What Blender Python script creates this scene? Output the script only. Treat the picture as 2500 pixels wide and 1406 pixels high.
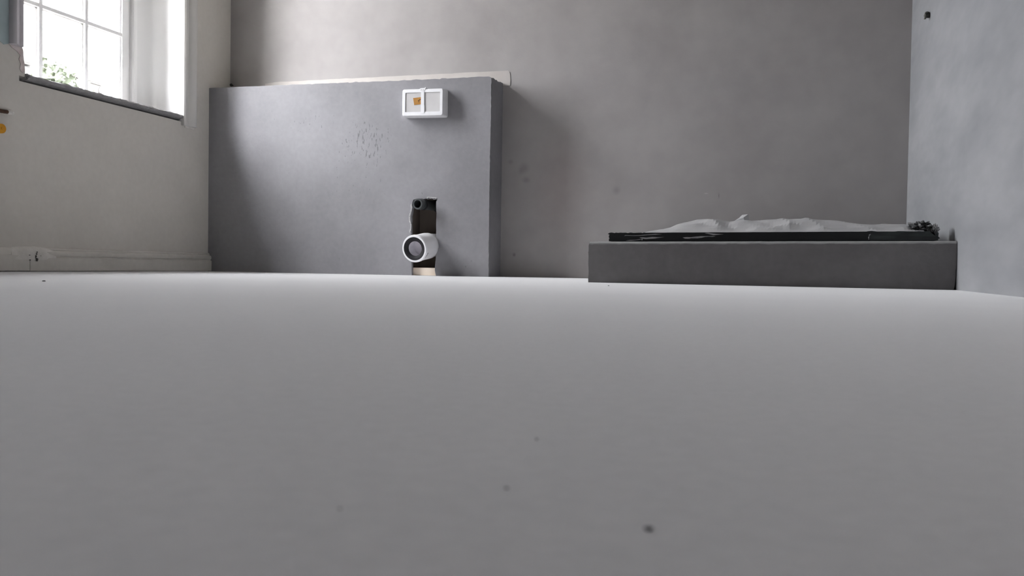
import bpy, bmesh, math, random
from mathutils import Vector, Matrix, noise
from mathutils.geometry import tessellate_polygon

for o in list(bpy.data.objects):
    bpy.data.objects.remove(o, do_unlink=True)
S = bpy.context.scene
COL = S.collection
R = math.radians

# ------------------------------------------------------------------ camera
CAM_H = 0.0486
YAW, PITCH, ROLL, FPX = R(17.194), R(-1.466), R(0.90), 2070.5
fw = Vector((-math.sin(YAW)*math.cos(PITCH), math.cos(YAW)*math.cos(PITCH), math.sin(PITCH)))
rt = Vector((math.cos(YAW), math.sin(YAW), 0)); up = rt.cross(fw)
rt2 = rt*math.cos(ROLL) + up*math.sin(ROLL); up2 = up*math.cos(ROLL) - rt*math.sin(ROLL)
cd = bpy.data.cameras.new('camera'); cam = bpy.data.objects.new('camera', cd); COL.objects.link(cam)
cd.sensor_width = 36.0; cd.lens = 36.0*FPX/2500.0; cd.clip_start = 0.01; cd.clip_end = 200
M = Matrix((rt2, up2, -fw)).transposed().to_4x4(); M.translation = (0, 0, CAM_H); cam.matrix_world = M
cd.dof.use_dof = True; cd.dof.focus_distance = 3.3; cd.dof.aperture_fstop = 20.0
S.camera = cam

# ------------------------------------------------------------------ light: an even overcast sky
wd = bpy.data.worlds.new('overcast_sky'); S.world = wd; wd.use_nodes = True
bg = wd.node_tree.nodes['Background']
SKY = 30.0
bg.inputs['Strength'].default_value = SKY
# standard overcast sky: brightness (1 + 2 sin(elevation)) / 3, all round and without any sun
wn, wl = wd.node_tree.nodes, wd.node_tree.links
w_tc = wn.new('ShaderNodeTexCoord'); w_sp = wn.new('ShaderNodeSeparateXYZ'); w_mr = wn.new('ShaderNodeMapRange')
w_mx = wn.new('ShaderNodeMix'); w_mx.data_type = 'RGBA'
w_mr.inputs[1].default_value = 0.0; w_mr.inputs[2].default_value = 1.0; w_mr.inputs[3].default_value = 0.0; w_mr.inputs[4].default_value = 1.0
wl.new(w_tc.outputs['Generated'], w_sp.inputs[0]); wl.new(w_sp.outputs[2], w_mr.inputs[0]); wl.new(w_mr.outputs[0], w_mx.inputs[0])
w_mx.inputs[6].default_value = (0.333, 0.331, 0.344, 1); w_mx.inputs[7].default_value = (0.985, 0.98, 1.02, 1)
wl.new(w_mx.outputs[2], bg.inputs['Color'])
S.view_settings.view_transform = 'Standard'; S.view_settings.look = 'None'
S.view_settings.gamma = 1.0; S.view_settings.use_curve_mapping = False
S.view_settings.exposure = 1.35
S.cycles.glossy_bounces = 2; S.cycles.transmission_bounces = 2; S.cycles.caustics_reflective = False
S.cycles.use_adaptive_sampling = True; S.cycles.adaptive_threshold = 0.025; S.cycles.adaptive_min_samples = 32

# ------------------------------------------------------------------ room numbers (metres)
XL, XR = -2.687, 0.5027          # left and right wall faces
YB, YR = 3.7442, -1.60           # back wall, wall behind the camera
CEIL = 2.60
YF, XF = 3.5742, -1.2165         # front and right side of the plastered boxing
YP, XP = 2.7245, -0.5830         # front and left side of the shower plinth
XS = XL - 0.20                   # plane of the lower sash

# sampling portal in the window opening: emits nothing, only tells Cycles where the sky comes in
pl = bpy.data.lights.new('window_portal', 'AREA'); pl.shape = 'RECTANGLE'; pl.size = 1.66; pl.size_y = 0.70
pl.cycles.is_portal = True
po = bpy.data.objects.new('window_portal', pl); COL.objects.link(po)
po.location = (XS+.0205, 2.915, 1.50); po.rotation_euler = (0, R(-90), 0)

# ------------------------------------------------------------------ materials
def lin(c):
    return tuple((v/255/12.92 if v/255 <= .04045 else ((v/255+.055)/1.055)**2.4) for v in c)

def mat(name, c1, c2=None, scale=6.0, rough=0.8, bump=0.0, bscale=120.0, stretch=(1,1,1), spec=0.3,
        detail=3.0, spots=None, metal=0.0, sheen=0.0, contrast=(0.35, 0.65), pits=None, fine=0.0, fscale=45.0):
    m = bpy.data.materials.new(name); m.use_nodes = True
    nt = m.node_tree; N = nt.nodes; Lk = nt.links
    b = N['Principled BSDF']
    b.inputs['Roughness'].default_value = rough
    b.inputs['Specular IOR Level'].default_value = spec
    b.inputs['Metallic'].default_value = metal
    if sheen:
        b.inputs['Sheen Weight'].default_value = sheen; b.inputs['Sheen Roughness'].default_value = 0.6
    tc = N.new('ShaderNodeTexCoord')
    mp = N.new('ShaderNodeMapping'); mp.inputs['Scale'].default_value = stretch
    Lk.new(tc.outputs['Object'], mp.inputs['Vector'])
    def mixc(kind, fac, a, bcol):
        x = N.new('ShaderNodeMix'); x.data_type = 'RGBA'; x.blend_type = kind
        if isinstance(fac, float): x.inputs[0].default_value = fac
        else: Lk.new(fac, x.inputs[0])
        for v, i in ((a, 6), (bcol, 7)):
            if isinstance(v, tuple): x.inputs[i].default_value = (*v[:3], 1)
            else: Lk.new(v, x.inputs[i])
        return x.outputs[2]
    col = tuple(c1)
    if c2 is not None:
        nz = N.new('ShaderNodeTexNoise'); nz.inputs['Scale'].default_value = scale
        nz.inputs['Detail'].default_value = detail; nz.inputs['Roughness'].default_value = 0.55
        Lk.new(mp.outputs[0], nz.inputs['Vector'])
        mr = N.new('ShaderNodeMapRange'); mr.inputs[1].default_value = contrast[0]; mr.inputs[2].default_value = contrast[1]
        Lk.new(nz.outputs['Fac'], mr.inputs[0])
        col = mixc('MIX', mr.outputs[0], tuple(c1), tuple(c2))
    if fine:
        n3 = N.new('ShaderNodeTexNoise'); n3.inputs['Scale'].default_value = fscale; n3.inputs['Detail'].default_value = 2
        Lk.new(mp.outputs[0], n3.inputs['Vector'])
        m3 = N.new('ShaderNodeMapRange'); m3.inputs[1].default_value = .3; m3.inputs[2].default_value = .7
        m3.inputs[3].default_value = 1 - fine; m3.inputs[4].default_value = 1 + fine
        Lk.new(n3.outputs['Fac'], m3.inputs[0])
        cx = N.new('ShaderNodeCombineColor')
        for i in range(3): Lk.new(m3.outputs[0], cx.inputs[i])
        col = mixc('MULTIPLY', 1.0, col, cx.outputs[0])
    # stains: soft blots with a place and size of their own  (centre, radii, strength, colour)
    for (cx_, cy_, cz_), (rx, ry, rz), st, sc in (spots or []):
        m2 = N.new('ShaderNodeMapping'); m2.vector_type = 'POINT'
        m2.inputs['Location'].default_value = (-cx_/rx, -cy_/ry, -cz_/rz)
        m2.inputs['Scale'].default_value = (1/rx, 1/ry, 1/rz)
        Lk.new(tc.outputs['Object'], m2.inputs['Vector'])
        ln = N.new('ShaderNodeVectorMath'); ln.operation = 'LENGTH'; Lk.new(m2.outputs[0], ln.inputs[0])
        mr = N.new('ShaderNodeMapRange'); mr.interpolation_type = 'SMOOTHSTEP'
        mr.inputs[1].default_value = 0.0; mr.inputs[2].default_value = 1.2
        mr.inputs[3].default_value = st; mr.inputs[4].default_value = 0.0
        Lk.new(ln.outputs['Value'], mr.inputs[0])
        col = mixc('MIX', mr.outputs[0], col, tuple(sc))
    # trowel pits: thin dark nicks crowded round given places
    pitfac = None
    if pits:
        mpp = N.new('ShaderNodeMapping'); mpp.inputs['Scale'].default_value = (140, 140, 42)
        mpp.inputs['Rotation'].default_value = (0, 0.25, 0)
        Lk.new(tc.outputs['Object'], mpp.inputs['Vector'])
        pn = N.new('ShaderNodeTexNoise'); pn.inputs['Scale'].default_value = 1.0; pn.inputs['Detail'].default_value = 5
        Lk.new(mpp.outputs[0], pn.inputs['Vector'])
        area = None
        for (cx_, cy_, cz_), (rx, ry, rz), st in pits:
            m2 = N.new('ShaderNodeMapping')
            m2.inputs['Location'].default_value = (-cx_/rx, -cy_/ry, -cz_/rz); m2.inputs['Scale'].default_value = (1/rx, 1/ry, 1/rz)
            Lk.new(tc.outputs['Object'], m2.inputs['Vector'])
            ln = N.new('ShaderNodeVectorMath'); ln.operation = 'LENGTH'; Lk.new(m2.outputs[0], ln.inputs[0])
            mr = N.new('ShaderNodeMapRange'); mr.interpolation_type = 'SMOOTHSTEP'
            mr.inputs[1].default_value = 0.2; mr.inputs[2].default_value = 1.0
            mr.inputs[3].default_value = st; mr.inputs[4].default_value = 0
            Lk.new(ln.outputs['Value'], mr.inputs[0])
            if area is None: area = mr.outputs[0]
            else:
                mx = N.new('ShaderNodeMath'); mx.operation = 'MAXIMUM'
                Lk.new(area, mx.inputs[0]); Lk.new(mr.outputs[0], mx.inputs[1]); area = mx.outputs[0]
        ad = N.new('ShaderNodeMath'); ad.operation = 'ADD'; Lk.new(pn.outputs['Fac'], ad.inputs[0]); Lk.new(area, ad.inputs[1])
        th = N.new('ShaderNodeMapRange'); th.inputs[1].default_value = 0.74; th.inputs[2].default_value = 0.79
        th.inputs[3].default_value = 0; th.inputs[4].default_value = 0.55
        Lk.new(ad.outputs[0], th.inputs[0]); pitfac = th.outputs[0]
        col = mixc('MIX', pitfac, col, tuple(v*0.35 for v in c1))
    if isinstance(col, tuple): b.inputs['Base Color'].default_value = (*col[:3], 1)
    else: Lk.new(col, b.inputs['Base Color'])
    if bump:
        n2 = N.new('ShaderNodeTexNoise'); n2.inputs['Scale'].default_value = bscale; n2.inputs['Detail'].default_value = 2
        Lk.new(mp.outputs[0], n2.inputs['Vector'])
        bp = N.new('ShaderNodeBump'); bp.inputs['Strength'].default_value = bump; bp.inputs['Distance'].default_value = 0.003
        Lk.new(n2.outputs['Fac'], bp.inputs['Height']); Lk.new(bp.outputs[0], b.inputs['Normal'])
    return m

def glass_mat():
    m = bpy.data.materials.new('window_glass'); m.use_nodes = True; nt = m.node_tree; nt.nodes.clear()
    o = nt.nodes.new('ShaderNodeOutputMaterial'); mx = nt.nodes.new('ShaderNodeMixShader')
    t = nt.nodes.new('ShaderNodeBsdfTransparent'); g = nt.nodes.new('ShaderNodeBsdfGlossy')
    t.inputs[0].default_value = (.95, .96, .96, 1); g.inputs['Roughness'].default_value = 0.02
    f = nt.nodes.new('ShaderNodeFresnel'); f.inputs['IOR'].default_value = 1.08
    nt.links.new(f.outputs[0], mx.inputs[0]); nt.links.new(t.outputs[0], mx.inputs[1]); nt.links.new(g.outputs[0], mx.inputs[2])
    nt.links.new(mx.outputs[0], o.inputs[0]); return m

G = lambda v, t=(0, 0, 0): (v+t[0], v+t[1], v+t[2])
MT = {}
DK = (.16, .155, .155)
MT['floor'] = mat('pale_grey_screed', (.785, .775, .79), (.83, .82, .83), scale=3.0, rough=.95, bump=.10, bscale=320, spec=.12, sheen=1.0, fine=.045, fscale=150)
MT['back'] = mat('grey_pink_plaster', (.345, .327, .322), (.405, .390, .381), scale=3.4, rough=.85, bump=.16, bscale=60, fine=.03, fscale=14, contrast=(.25, .75),
    spots=[((-1.109, YB, .50), (.030, .2, .030), .38, DK), ((-1.098, YB, .445), (.022, .2, .018), .38, DK),
           ((-.680, YB, .392), (.022, .2, .022), .40, DK), ((-1.151, YB, .102), (.010, .2, .011), .7, DK),
           ((-1.175, YB, .53), (.016, .2, .014), .30, DK), ((-.2365, YB, .365), (.0028, .2, .014), .75, DK),
           ((-.29, YB, .375), (.012, .2, .003), .45, (.7, .68, .66)), ((-1.125, YB, .485), (.018, .2, .02), .25, DK), ((-.93, YB, .40), (.16, .2, .30), .15, (.50, .38, .36))])
MT['left'] = mat('off_white_wall_paint', (.60, .575, .53), (.64, .615, .57), scale=3, rough=.75, bump=.08, bscale=60, fine=.02)
MT['right'] = mat('blue_grey_plaster', (.32, .33, .343), (.415, .422, .436), scale=7, rough=.85, bump=.2, bscale=55, stretch=(1, .22, .75), fine=.03,
    spots=[((XR, 2.60, .155), (.2, .10, .030), .35, (.30, .31, .33)), ((XR, 2.72, .20), (.2, .12, .03), .25, (.32, .33, .35)),
           ((XR, 2.2, .05), (.2, .25, .03), .3, (.35, .36, .38))])
MT['ceil'] = mat('white_ceiling', (.78, .75, .72), (.82, .79, .76), scale=4, rough=.9)
MT['rear'] = mat('bare_plaster_rear', (.56, .48, .44), (.61, .53, .49), scale=3, rough=.9)
MT['box'] = mat('grey_skim_boxing', (.24, .235, .248), (.283, .278, .292), scale=3.2, rough=.8, bump=.16, bscale=90, fine=.04,
    pits=[((-1.83, YF, .60), (.24, .3, .18), .165), ((-2.12, YF, .71), (.22, .3, .10), .105), ((-1.87, YF, .45), (.25, .3, .18), .08), ((-1.53, YF, .375), (.12, .3, .06), .11), ((-1.35, YF, .06), (.16, .3, .08), .08),
          ((-1.50, YF, .88), (.4, .3, .05), .06)])
MT['plinth'] = mat('grey_cement_plinth', (.185, .175, .175), (.22, .21, .21), scale=5, rough=.85, bump=.18, bscale=90, fine=.05)
MT['plinth_lip'] = mat('pale_trowelled_lip', (.36, .36, .355), (.44, .44, .43), scale=14, rough=.8, bump=.3, bscale=70)
MT['core'] = mat('plasterboard_core', (.42, .41, .41), (.58, .57, .56), scale=40, rough=.9, bump=.4, bscale=150)
MT['brown'] = mat('dark_brown_board', (.17, .14, .12), (.21, .175, .15), scale=10, rough=.8, stretch=(1, 1, .2))
MT['cream'] = mat('cream_filler_strip', (.50, .47, .445), (.54, .515, .49), scale=5, rough=.8, fine=.02)
MT['ledge'] = mat('pale_ledge_plaster', (.62, .60, .57), (.68, .66, .63), scale=6, rough=.9)
MT['pine'] = mat('pale_pine', (.80, .67, .54), (.85, .74, .62), scale=20, rough=.7, stretch=(.2, 1, 1))
MT['whitepl'] = mat('white_plastic', (.85, .85, .865), (.88, .88, .895), scale=12, rough=.38, spec=.5)
MT['foam'] = mat('white_moulded_plastic', (.76, .76, .775), (.80, .80, .815), scale=20, rough=.6, bump=.1, bscale=90)
MT['liner'] = mat('grey_liner', (.52, .505, .50), (.57, .56, .555), scale=9, rough=.6)
MT['rubber'] = mat('black_rubber', (.020, .019, .022), (.030, .029, .032), scale=20, rough=.7, spec=.2)
MT['inner'] = mat('grey_pipe_bore', (.86, .84, .88), (.88, .86, .90), scale=14, rough=.5)
MT['blackpl'] = mat('black_plastic', (.045, .050, .051), (.065, .072, .073), scale=12, rough=.38, spec=.5)
MT['ochre'] = mat('ochre_sticker', (.36, .165, .03), (.43, .21, .042), scale=30, rough=.6)
MT['ink'] = mat('dark_brown_ink', (.06, .022, .006), rough=.7)
MT['gloss'] = mat('white_gloss_paint', (.88, .875, .865), (.90, .895, .885), scale=4, rough=.45, bump=.05, bscale=50, spec=.4)
MT['arch'] = mat('grey_white_moulding_paint', (.62, .61, .585), (.66, .65, .625), scale=5, rough=.55, bump=.05, bscale=60)
MT['arch_l'] = mat('lilac_grey_moulding_paint', (.56, .535, .56), (.63, .605, .63), scale=8, rough=.65, bump=.08, bscale=60)
MT['skirt'] = mat('cream_skirting_paint', (.60, .58, .535), (.66, .64, .595), scale=4, rough=.6, bump=.08, bscale=40, fine=.03)
MT['filler'] = mat('pale_filler', (.66, .64, .60), (.76, .74, .70), scale=30, rough=.85, bump=.2, bscale=80)
MT['scuff'] = mat('dark_scuff', (.035, .032, .030), (.10, .095, .09), scale=300, rough=.9)
MT['cement'] = mat('grey_cement_edge', (.27, .265, .265), (.34, .335, .335), scale=30, rough=.9, bump=.5, bscale=120)
MT['teal'] = mat('old_teal_paint', (.36, .445, .46), (.43, .51, .525), scale=9, rough=.6, bump=.1, bscale=60)
MT['pink'] = mat('pink_raw_plaster', (.56, .47, .46), (.70, .64, .62), scale=30, rough=.9, bump=.4, bscale=90)
MT['tray'] = mat('black_tray_edge', (.006, .006, .007), (.014, .015, .016), scale=14, rough=.5, spec=.35, stretch=(.3, 1, 1))
MT['tape'] = mat('black_green_tape', (.010, .014, .014), (.05, .062, .06), scale=16, rough=.38, spec=.5, stretch=(.6, 1, 3), contrast=(.45, .8))
MT['scrap'] = mat('grey_torn_scrap', (.30, .295, .30), (.44, .43, .44), scale=40, rough=.7)
MT['film'] = mat('white_foam_film', (.47, .47, .475), (.54, .54, .545), scale=12, rough=.5, spec=.35)
MT['crumple'] = mat('smoky_crumpled_film', (.03, .032, .033), (.42, .42, .42), scale=42, rough=.28, spec=.6, detail=6, contrast=(.38, .66))
MT['brass'] = mat('dull_grey_metal', (.11, .11, .095), (.19, .19, .17), scale=60, rough=.5, metal=.3)
MT['copper'] = mat('dark_copper', (.055, .028, .018), (.10, .05, .03), scale=60, rough=.5, metal=.3)
MT['orange'] = mat('orange_plastic', (.62, .28, .015), (.68, .33, .02), scale=20, rough=.45)
MT['dirt'] = mat('dark_grit', (.16, .16, .165), (.22, .215, .22), scale=900, rough=.95)
MT['ground'] = mat('pale_gravel', (.34, .32, .29), (.44, .42, .39), scale=4, rough=.95)
MT['mortar'] = mat('lime_mortar', (.075, .072, .068), (.09, .088, .084), scale=6, rough=.95)
MT['stone'] = mat('grey_garden_stone', (.040, .039, .037), (.066, .063, .060), scale=3.5, rough=.9, bump=.4, bscale=20)
MT['leaf'] = mat('garden_leaf', (.055, .064, .046), (.08, .09, .066), scale=3, rough=.7, spec=.1)
MT['twig'] = mat('brown_twig', (.12, .08, .06), (.17, .12, .09), scale=8, rough=.9)
GLASS = glass_mat()

# ------------------------------------------------------------------ building helpers
ORG = {}
def mesh_from(bm, name, origin, smooth):
    bmesh.ops.recalc_face_normals(bm, faces=bm.faces[:])
    bmesh.ops.translate(bm, verts=bm.verts[:], vec=-Vector(origin))
    me = bpy.data.meshes.new(name); bm.to_mesh(me); bm.free()
    if smooth:
        me.polygons.foreach_set('use_smooth', [True]*len(me.polygons))
        try: me.set_sharp_from_angle(angle=R(smooth if smooth is not True else 40))
        except Exception: pass
    return me

def tag(o, label=None, cat=None, kind=None, group=None):
    if label: o['label'] = label
    if cat: o['category'] = cat
    if kind: o['kind'] = kind
    if group: o['group'] = group
    return o

def obj(name, bm, m, parent=None, origin=None, smooth=False, label=None, cat=None, kind=None, group=None, uvw=False):
    """All shapes are given in world metres; origin keeps textures in world space where it stays (0,0,0)."""
    if parent is not None: org = ORG[parent.name]
    else: org = origin or (0, 0, 0)
    me = mesh_from(bm, name, org, smooth)
    o = bpy.data.objects.new(name, me); COL.objects.link(o)
    me.materials.append(MT[m] if isinstance(m, str) else m)
    if parent is not None: o.parent = parent
    else: o.location = org
    ORG[o.name] = tuple(org)
    return tag(o, label, cat, kind, group)

def thing(name, loc, label, cat, kind=None, group=None):
    o = bpy.data.objects.new(name, None); COL.objects.link(o); o.location = loc
    o.empty_display_size = .05; ORG[o.name] = tuple(loc)
    return tag(o, label, cat, kind, group)

def box(bm, x0, x1, y0, y1, z0, z1):
    vs = [bm.verts.new(p) for p in ((x0,y0,z0),(x1,y0,z0),(x1,y1,z0),(x0,y1,z0),(x0,y0,z1),(x1,y0,z1),(x1,y1,z1),(x0,y1,z1))]
    for f in ((0,3,2,1),(4,5,6,7),(0,1,5,4),(1,2,6,5),(2,3,7,6),(3,0,4,7)): bm.faces.new([vs[i] for i in f])
    return vs

def bbox(*a, bev=0.0, seg=2):
    bm = bmesh.new(); box(bm, *a)
    if bev: bmesh.ops.bevel(bm, geom=bm.edges[:], offset=bev, segments=seg, affect='EDGES', profile=.5)
    return bm

def prism(bm, pts, a0, a1, axis):
    """outline extruded along an axis: axis 'y': pts=(x,z); 'x': pts=(y,z); 'z': pts=(x,y)"""
    def P(p, a):
        return (p[0], a, p[1]) if axis == 'y' else ((a, p[0], p[1]) if axis == 'x' else (p[0], p[1], a))
    A = [bm.verts.new(P(p, a0)) for p in pts]; B = [bm.verts.new(P(p, a1)) for p in pts]
    n = len(pts)
    for t in tessellate_polygon([[Vector((p[0], p[1], 0)) for p in pts]]):
        for V in (A, B):
            try: bm.faces.new([V[i] for i in t])
            except ValueError: pass
    for i in range(n): bm.faces.new((A[i], B[i], B[(i+1) % n], A[(i+1) % n]))

def jag(p, q, n, amp, seed, skip_ends=True):
    """points from p to q (q left out) with small crumbly steps to either side"""
    rnd = random.Random(seed); d = Vector(q)-Vector(p); nrm = Vector((-d.y, d.x)).normalized()
    out = []
    for i in range(n):
        t = (i + (rnd.uniform(-.35, .35) if 0 < i else 0))/n
        off = 0 if i == 0 else rnd.gauss(0, amp)
        v = Vector(p)+d*t+nrm*off; out.append((v.x, v.y))
    return out

def tube(bm, path, radii, seg=32, cap=True):
    """round sweep along path points (Vectors) with a radius each"""
    rings = []; path = [Vector(p) for p in path]
    for i, p in enumerate(path):
        t = (path[min(i+1, len(path)-1)]-path[max(i-1, 0)])
        if t.length < 1e-9: t = Vector((0, 1, 0))
        t.normalize(); a = t.orthogonal() if abs(t.z) > .95 else t.cross(Vector((0, 0, 1))); a.normalize(); b = t.cross(a)
        rings.append([bm.verts.new(p + (a*math.cos(k*2*math.pi/seg)+b*math.sin(k*2*math.pi/seg))*radii[i]) for k in range(seg)])
    for r0, r1 in zip(rings, rings[1:]):
        for k in range(seg): bm.faces.new((r0[k], r0[(k+1) % seg], r1[(k+1) % seg], r1[k]))
    if cap: bm.faces.new(rings[0][::-1]); bm.faces.new(rings[-1])
    return rings

def pipe_shell(bm, path, r_out, r_in, seg=40):
    """hollow sweep open at both ends with a wall thickness"""
    a = tube(bm, path, r_out, seg, cap=False); b = tube(bm, path, r_in, seg, cap=False)
    for u, v in ((a[0], b[0]), (a[-1], b[-1])):
        for k in range(seg): bm.faces.new((u[k], u[(k+1) % seg], v[(k+1) % seg], v[k]))

def lump(bm, c, r, seed, amp=.35, sub=3, freq=1.5, ridged=False):
    res = bmesh.ops.create_icosphere(bm, subdivisions=sub, radius=1)
    for v in res['verts']:
        n = noise.noise(v.co*freq+Vector((seed*7.1, seed*3.3, seed)))
        n2 = noise.noise(v.co*freq*2.7+Vector((seed*1.7, 5, seed)))
        k = 1+amp*((abs(n)*2-.6) if ridged else n)+amp*.5*n2
        v.co = Vector((c[0]+v.co.x*r[0]*k, c[1]+v.co.y*r[1]*k, c[2]+v.co.z*r[2]*k))

# ================================================================== THE ROOM
STR = 'structure'
bm = bbox(XL-.9, XR+.15, YR-.15, YB+.15, -.12, 0)
obj('floor', bbox(XL, XR, YR, YB, -.12, 0), 'floor', kind=STR, label='pale grey smooth screed floor filling the foreground', cat='floor')
bm.free()
obj('ceiling', bbox(XL-.36, XR+.15, YR-.15, YB+.15, CEIL, CEIL+.12), 'ceil', kind=STR, label='white ceiling above the bare bathroom', cat='ceiling')
wall_back = obj('wall_back', bbox(XL-.36, XR+.15, YB, YB+.15, -.12, CEIL), 'back', kind=STR, label='grey and pinkish bare plaster back wall behind the boxing', cat='wall')
obj('wall_right', bbox(XR, XR+.15, YR, YB, -.12, CEIL), 'right', kind=STR, label='pale blue-grey mottled plaster wall right of the plinth', cat='wall')
obj('wall_rear', bbox(XL-.36, XR+.15, YR-.15, YR, -.12, CEIL), 'rear', kind=STR, label='bare plaster wall behind the viewpoint', cat='wall')

# left wall with its window opening (plaster edge of the opening a little broken on the near side)
OY0, OY1, OZ0, OZ1 = 2.493, 3.372, 0.726, 2.30      # opening at the wall face
SY0, SY1 = 2.541, 3.288                              # opening at the sash box
bm = bmesh.new()
TH = .34
box(bm, XL-TH, XL, YR, OY0-.05, -.12, CEIL)
box(bm, XL-.05, XL, OY0-.05, OY0-.02, -.12, CEIL); box(bm, XL-TH, XL-.05, OY0-.05, OY0-.02, -.12, OZ0-.03); box(bm, XL-TH, XL-.05, OY0-.05, OY0-.02, OZ1, CEIL)
# near-side edge of the opening, jagged
e = jag((OY0+.004, OZ0), (OY0-.014, 1.02), 14, .0035, 3) + [(OY0-.014, 1.02), (OY0-.014, OZ1)]
prism(bm, [(OY0-.02, OZ0)] + e + [(OY0-.02, OZ1)], XL-.05, XL, 'x')
prism(bm, [(XL, OY1), (XL, YB), (XL-TH, YB), (XL-TH, SY1+.06), (XL-.2, SY1+.06), (XL-.2, SY1+.06)], -.12, CEIL, 'z') if False else None
box(bm, XL-TH, XL, OY1+.04, YB, -.12, CEIL)
box(bm, XL-TH, XL, OY0-.02, OY1+.04, -.12, OZ0-.02)
box(bm, XL-TH, XL, OY0-.02, OY1+.04, OZ1, CEIL)
wall_left = obj('wall_left', bm, 'left', kind=STR, label='off-white painted wall with the sash window on the left', cat='wall')

bm = bmesh.new()
prism(bm, jag((YR, CEIL-.001), (YR, .83), 2, 0, 1) + jag((1.6, .80), (2.30, .815), 6, .004, 2) + jag((2.30, .815), (2.425, .829), 6, .0035, 8) + [(2.425, .83), (2.425, CEIL-.001)], XL-.001, XL+.004, 'x')
obj('old_paint_layer', bm, 'teal', parent=wall_left, label='old teal paint left above the torn plaster edge')
bm = bmesh.new()
prism(bm, [(2.474, .750), (2.478, .770), (2.470, .785), (2.476, .80), (2.462, .812), (2.440, .820), (2.43, .8295), (2.482, .8295), (2.489, .815), (2.4905, .795), (2.4945, .77), (2.4965, .748), (2.488, .738), (2.480, .742)], XL-.002, XL+.0025, 'x')
obj('torn_plaster_patch', bm, 'pink', parent=wall_left, label='pinkish torn plaster under the cut moulding')

# ------------------------------------------------------------------ the window
W1 = thing('window_1', (XS, 2.86, .72), 'white small-paned sash window letting in blank daylight', 'window', STR)
ox = XS
def barv(y0, y1, z0, z1, d0=-.018, d1=.018): return bbox(ox+d0, ox+d1, y0, y1, z0, z1, bev=.003)
def make_sash(name, xoff, z0, z1, rowz, bot, top):
    """stiles and rails as one frame; glazing bars and panes are sub-parts"""
    x0, x1 = XS+xoff-.019, XS+xoff+.019
    bm = bmesh.new(); y0, y1 = 2.600, 3.229
    prism(bm, [(y0, z0), (y0+.036, z0), (y0+.036, z1), (y0, z1)], x0, x1, 'x')
    prism(bm, [(y1-.036, z0), (y1, z0), (y1, z1), (y1-.036, z1)], x0, x1, 'x')
    prism(bm, [(y0+.036, z0), (y1-.036, z0), (y1-.036, z0+bot), (y0+.036, z0+bot)], x0, x1, 'x')
    prism(bm, [(y0+.036, z1-top), (y1-.036, z1-top), (y1-.036, z1), (y0+.036, z1)], x0, x1, 'x')
    # small inner moulding step
    for ya, yb in ((y0+.036, y0+.043), (y1-.043, y1-.036)):
        box(bm, x0+.010, x1-.010, ya, yb, z0+bot, z1-top)
    sash = obj(name, bm, 'gloss', parent=W1)
    ys = (2.745, 2.985)
    cuts = [y0+.043] + [c for c in ys] + [y1-.043]
    zz = [z0+bot] + list(rowz) + [z1-top]
    for c in ys:
        b = bmesh.new()
        prism(b, [(c-.0145, 0), (c+.0145, 0), (c+.0145, 1), (c-.0145, 1)], x0+.008, x1-.016, 'x')
        prism(b, [(c-.0085, 0), (c+.0085, 0), (c+.0085, 1), (c-.0085, 1)], x1-.016, x1-.002, 'x')
        for v in b.verts: v.co.z = (z0+bot) + v.co.z*(z1-top-z0-bot)
        obj('glazing_bar', b, 'gloss', parent=sash)
    for r in rowz:
        b = bmesh.new()
        box(b, x0+.008, x1-.016, y0+.036, y1-.036, r-.0125, r+.0125); box(b, x1-.016, x1-.003, y0+.036, y1-.036, r-.0075, r+.0075)
        obj('glazing_bar', b, 'gloss', parent=sash)
    for i in range(3):
        for j in range(len(zz)-1):
            b = bmesh.new(); box(b, XS+xoff-.002, XS+xoff+.002, cuts[i], cuts[i+1], zz[j], zz[j+1])
            obj('pane', b, GLASS, parent=sash)
    return sash
make_sash('lower_sash', 0, .700, 1.520, (1.076,), .075, .036)
make_sash('upper_sash', -.045, 1.484, 2.295, (1.88,), .036, .05)
# box frame, parting beads
bm = bmesh.new()
for y0, y1 in ((2.541, 2.598), (3.231, 3.288)):
    box(bm, XS-.075, XS-.022, y0, y1, .66, 2.34)
box(bm, XS-.075, XS+.02, 2.598, 3.231, 2.297, 2.34); box(bm, XS-.12, XS-.022, 2.598, 3.231, .64, .698)
bxf = obj('box_frame', bm, 'gloss', parent=W1)
for y0, y1 in ((2.570, 2.598), (3.231, 3.259)):
    obj('pulley_stile', bbox(XS-.022, XS+.004, y0, y1, .69, 2.30, bev=.002), 'gloss', parent=W1)
bm = bmesh.new()
prism(bm, [(XS-.02, 3.259), (XS+.016, 3.259), (XS+.022, 3.263), (XS+.024, 3.270), (XS+.022, 3.283), (XS+.016, 3.288), (XS-.02, 3.288)], .70, 2.30, 'z')
obj('staff_bead', bm, 'gloss', parent=W1)
# linings: the splayed far reveal curves away from the frame; the near one runs straight in
bm = bmesh.new()
cur = [(XS+.004, 3.288), (XS+.005, 3.320), (XS+.007, 3.340), (XS+.012, 3.357), (XS+.021, 3.370), (XS+.034, 3.378), (XS+.052, 3.382), (XS+.08, 3.383), (XS+.14, 3.379), (XL, OY1)]
prism(bm, cur + [(XL, OY1+.039), (XS-.02, OY1+.039), (XS-.02, 3.289)], OZ0-.03, OZ1, 'z')
obj('reveal_lining', bm, 'gloss', parent=W1, smooth=30)
bm = bmesh.new()
prism(bm, [(x, OY0-.010+OY1-.0+.0-y) for x, y in cur[:-1]] + [(XL-.052, OY0-.012), (XL-.052, OY0-.05), (XS-.02, OY0-.05), (XS-.02, OY0+OY1-.010-3.289)], OZ0-.03, OZ1, 'z')
obj('reveal_lining', bm, 'gloss', parent=W1, smooth=30)
bm = bmesh.new()
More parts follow.
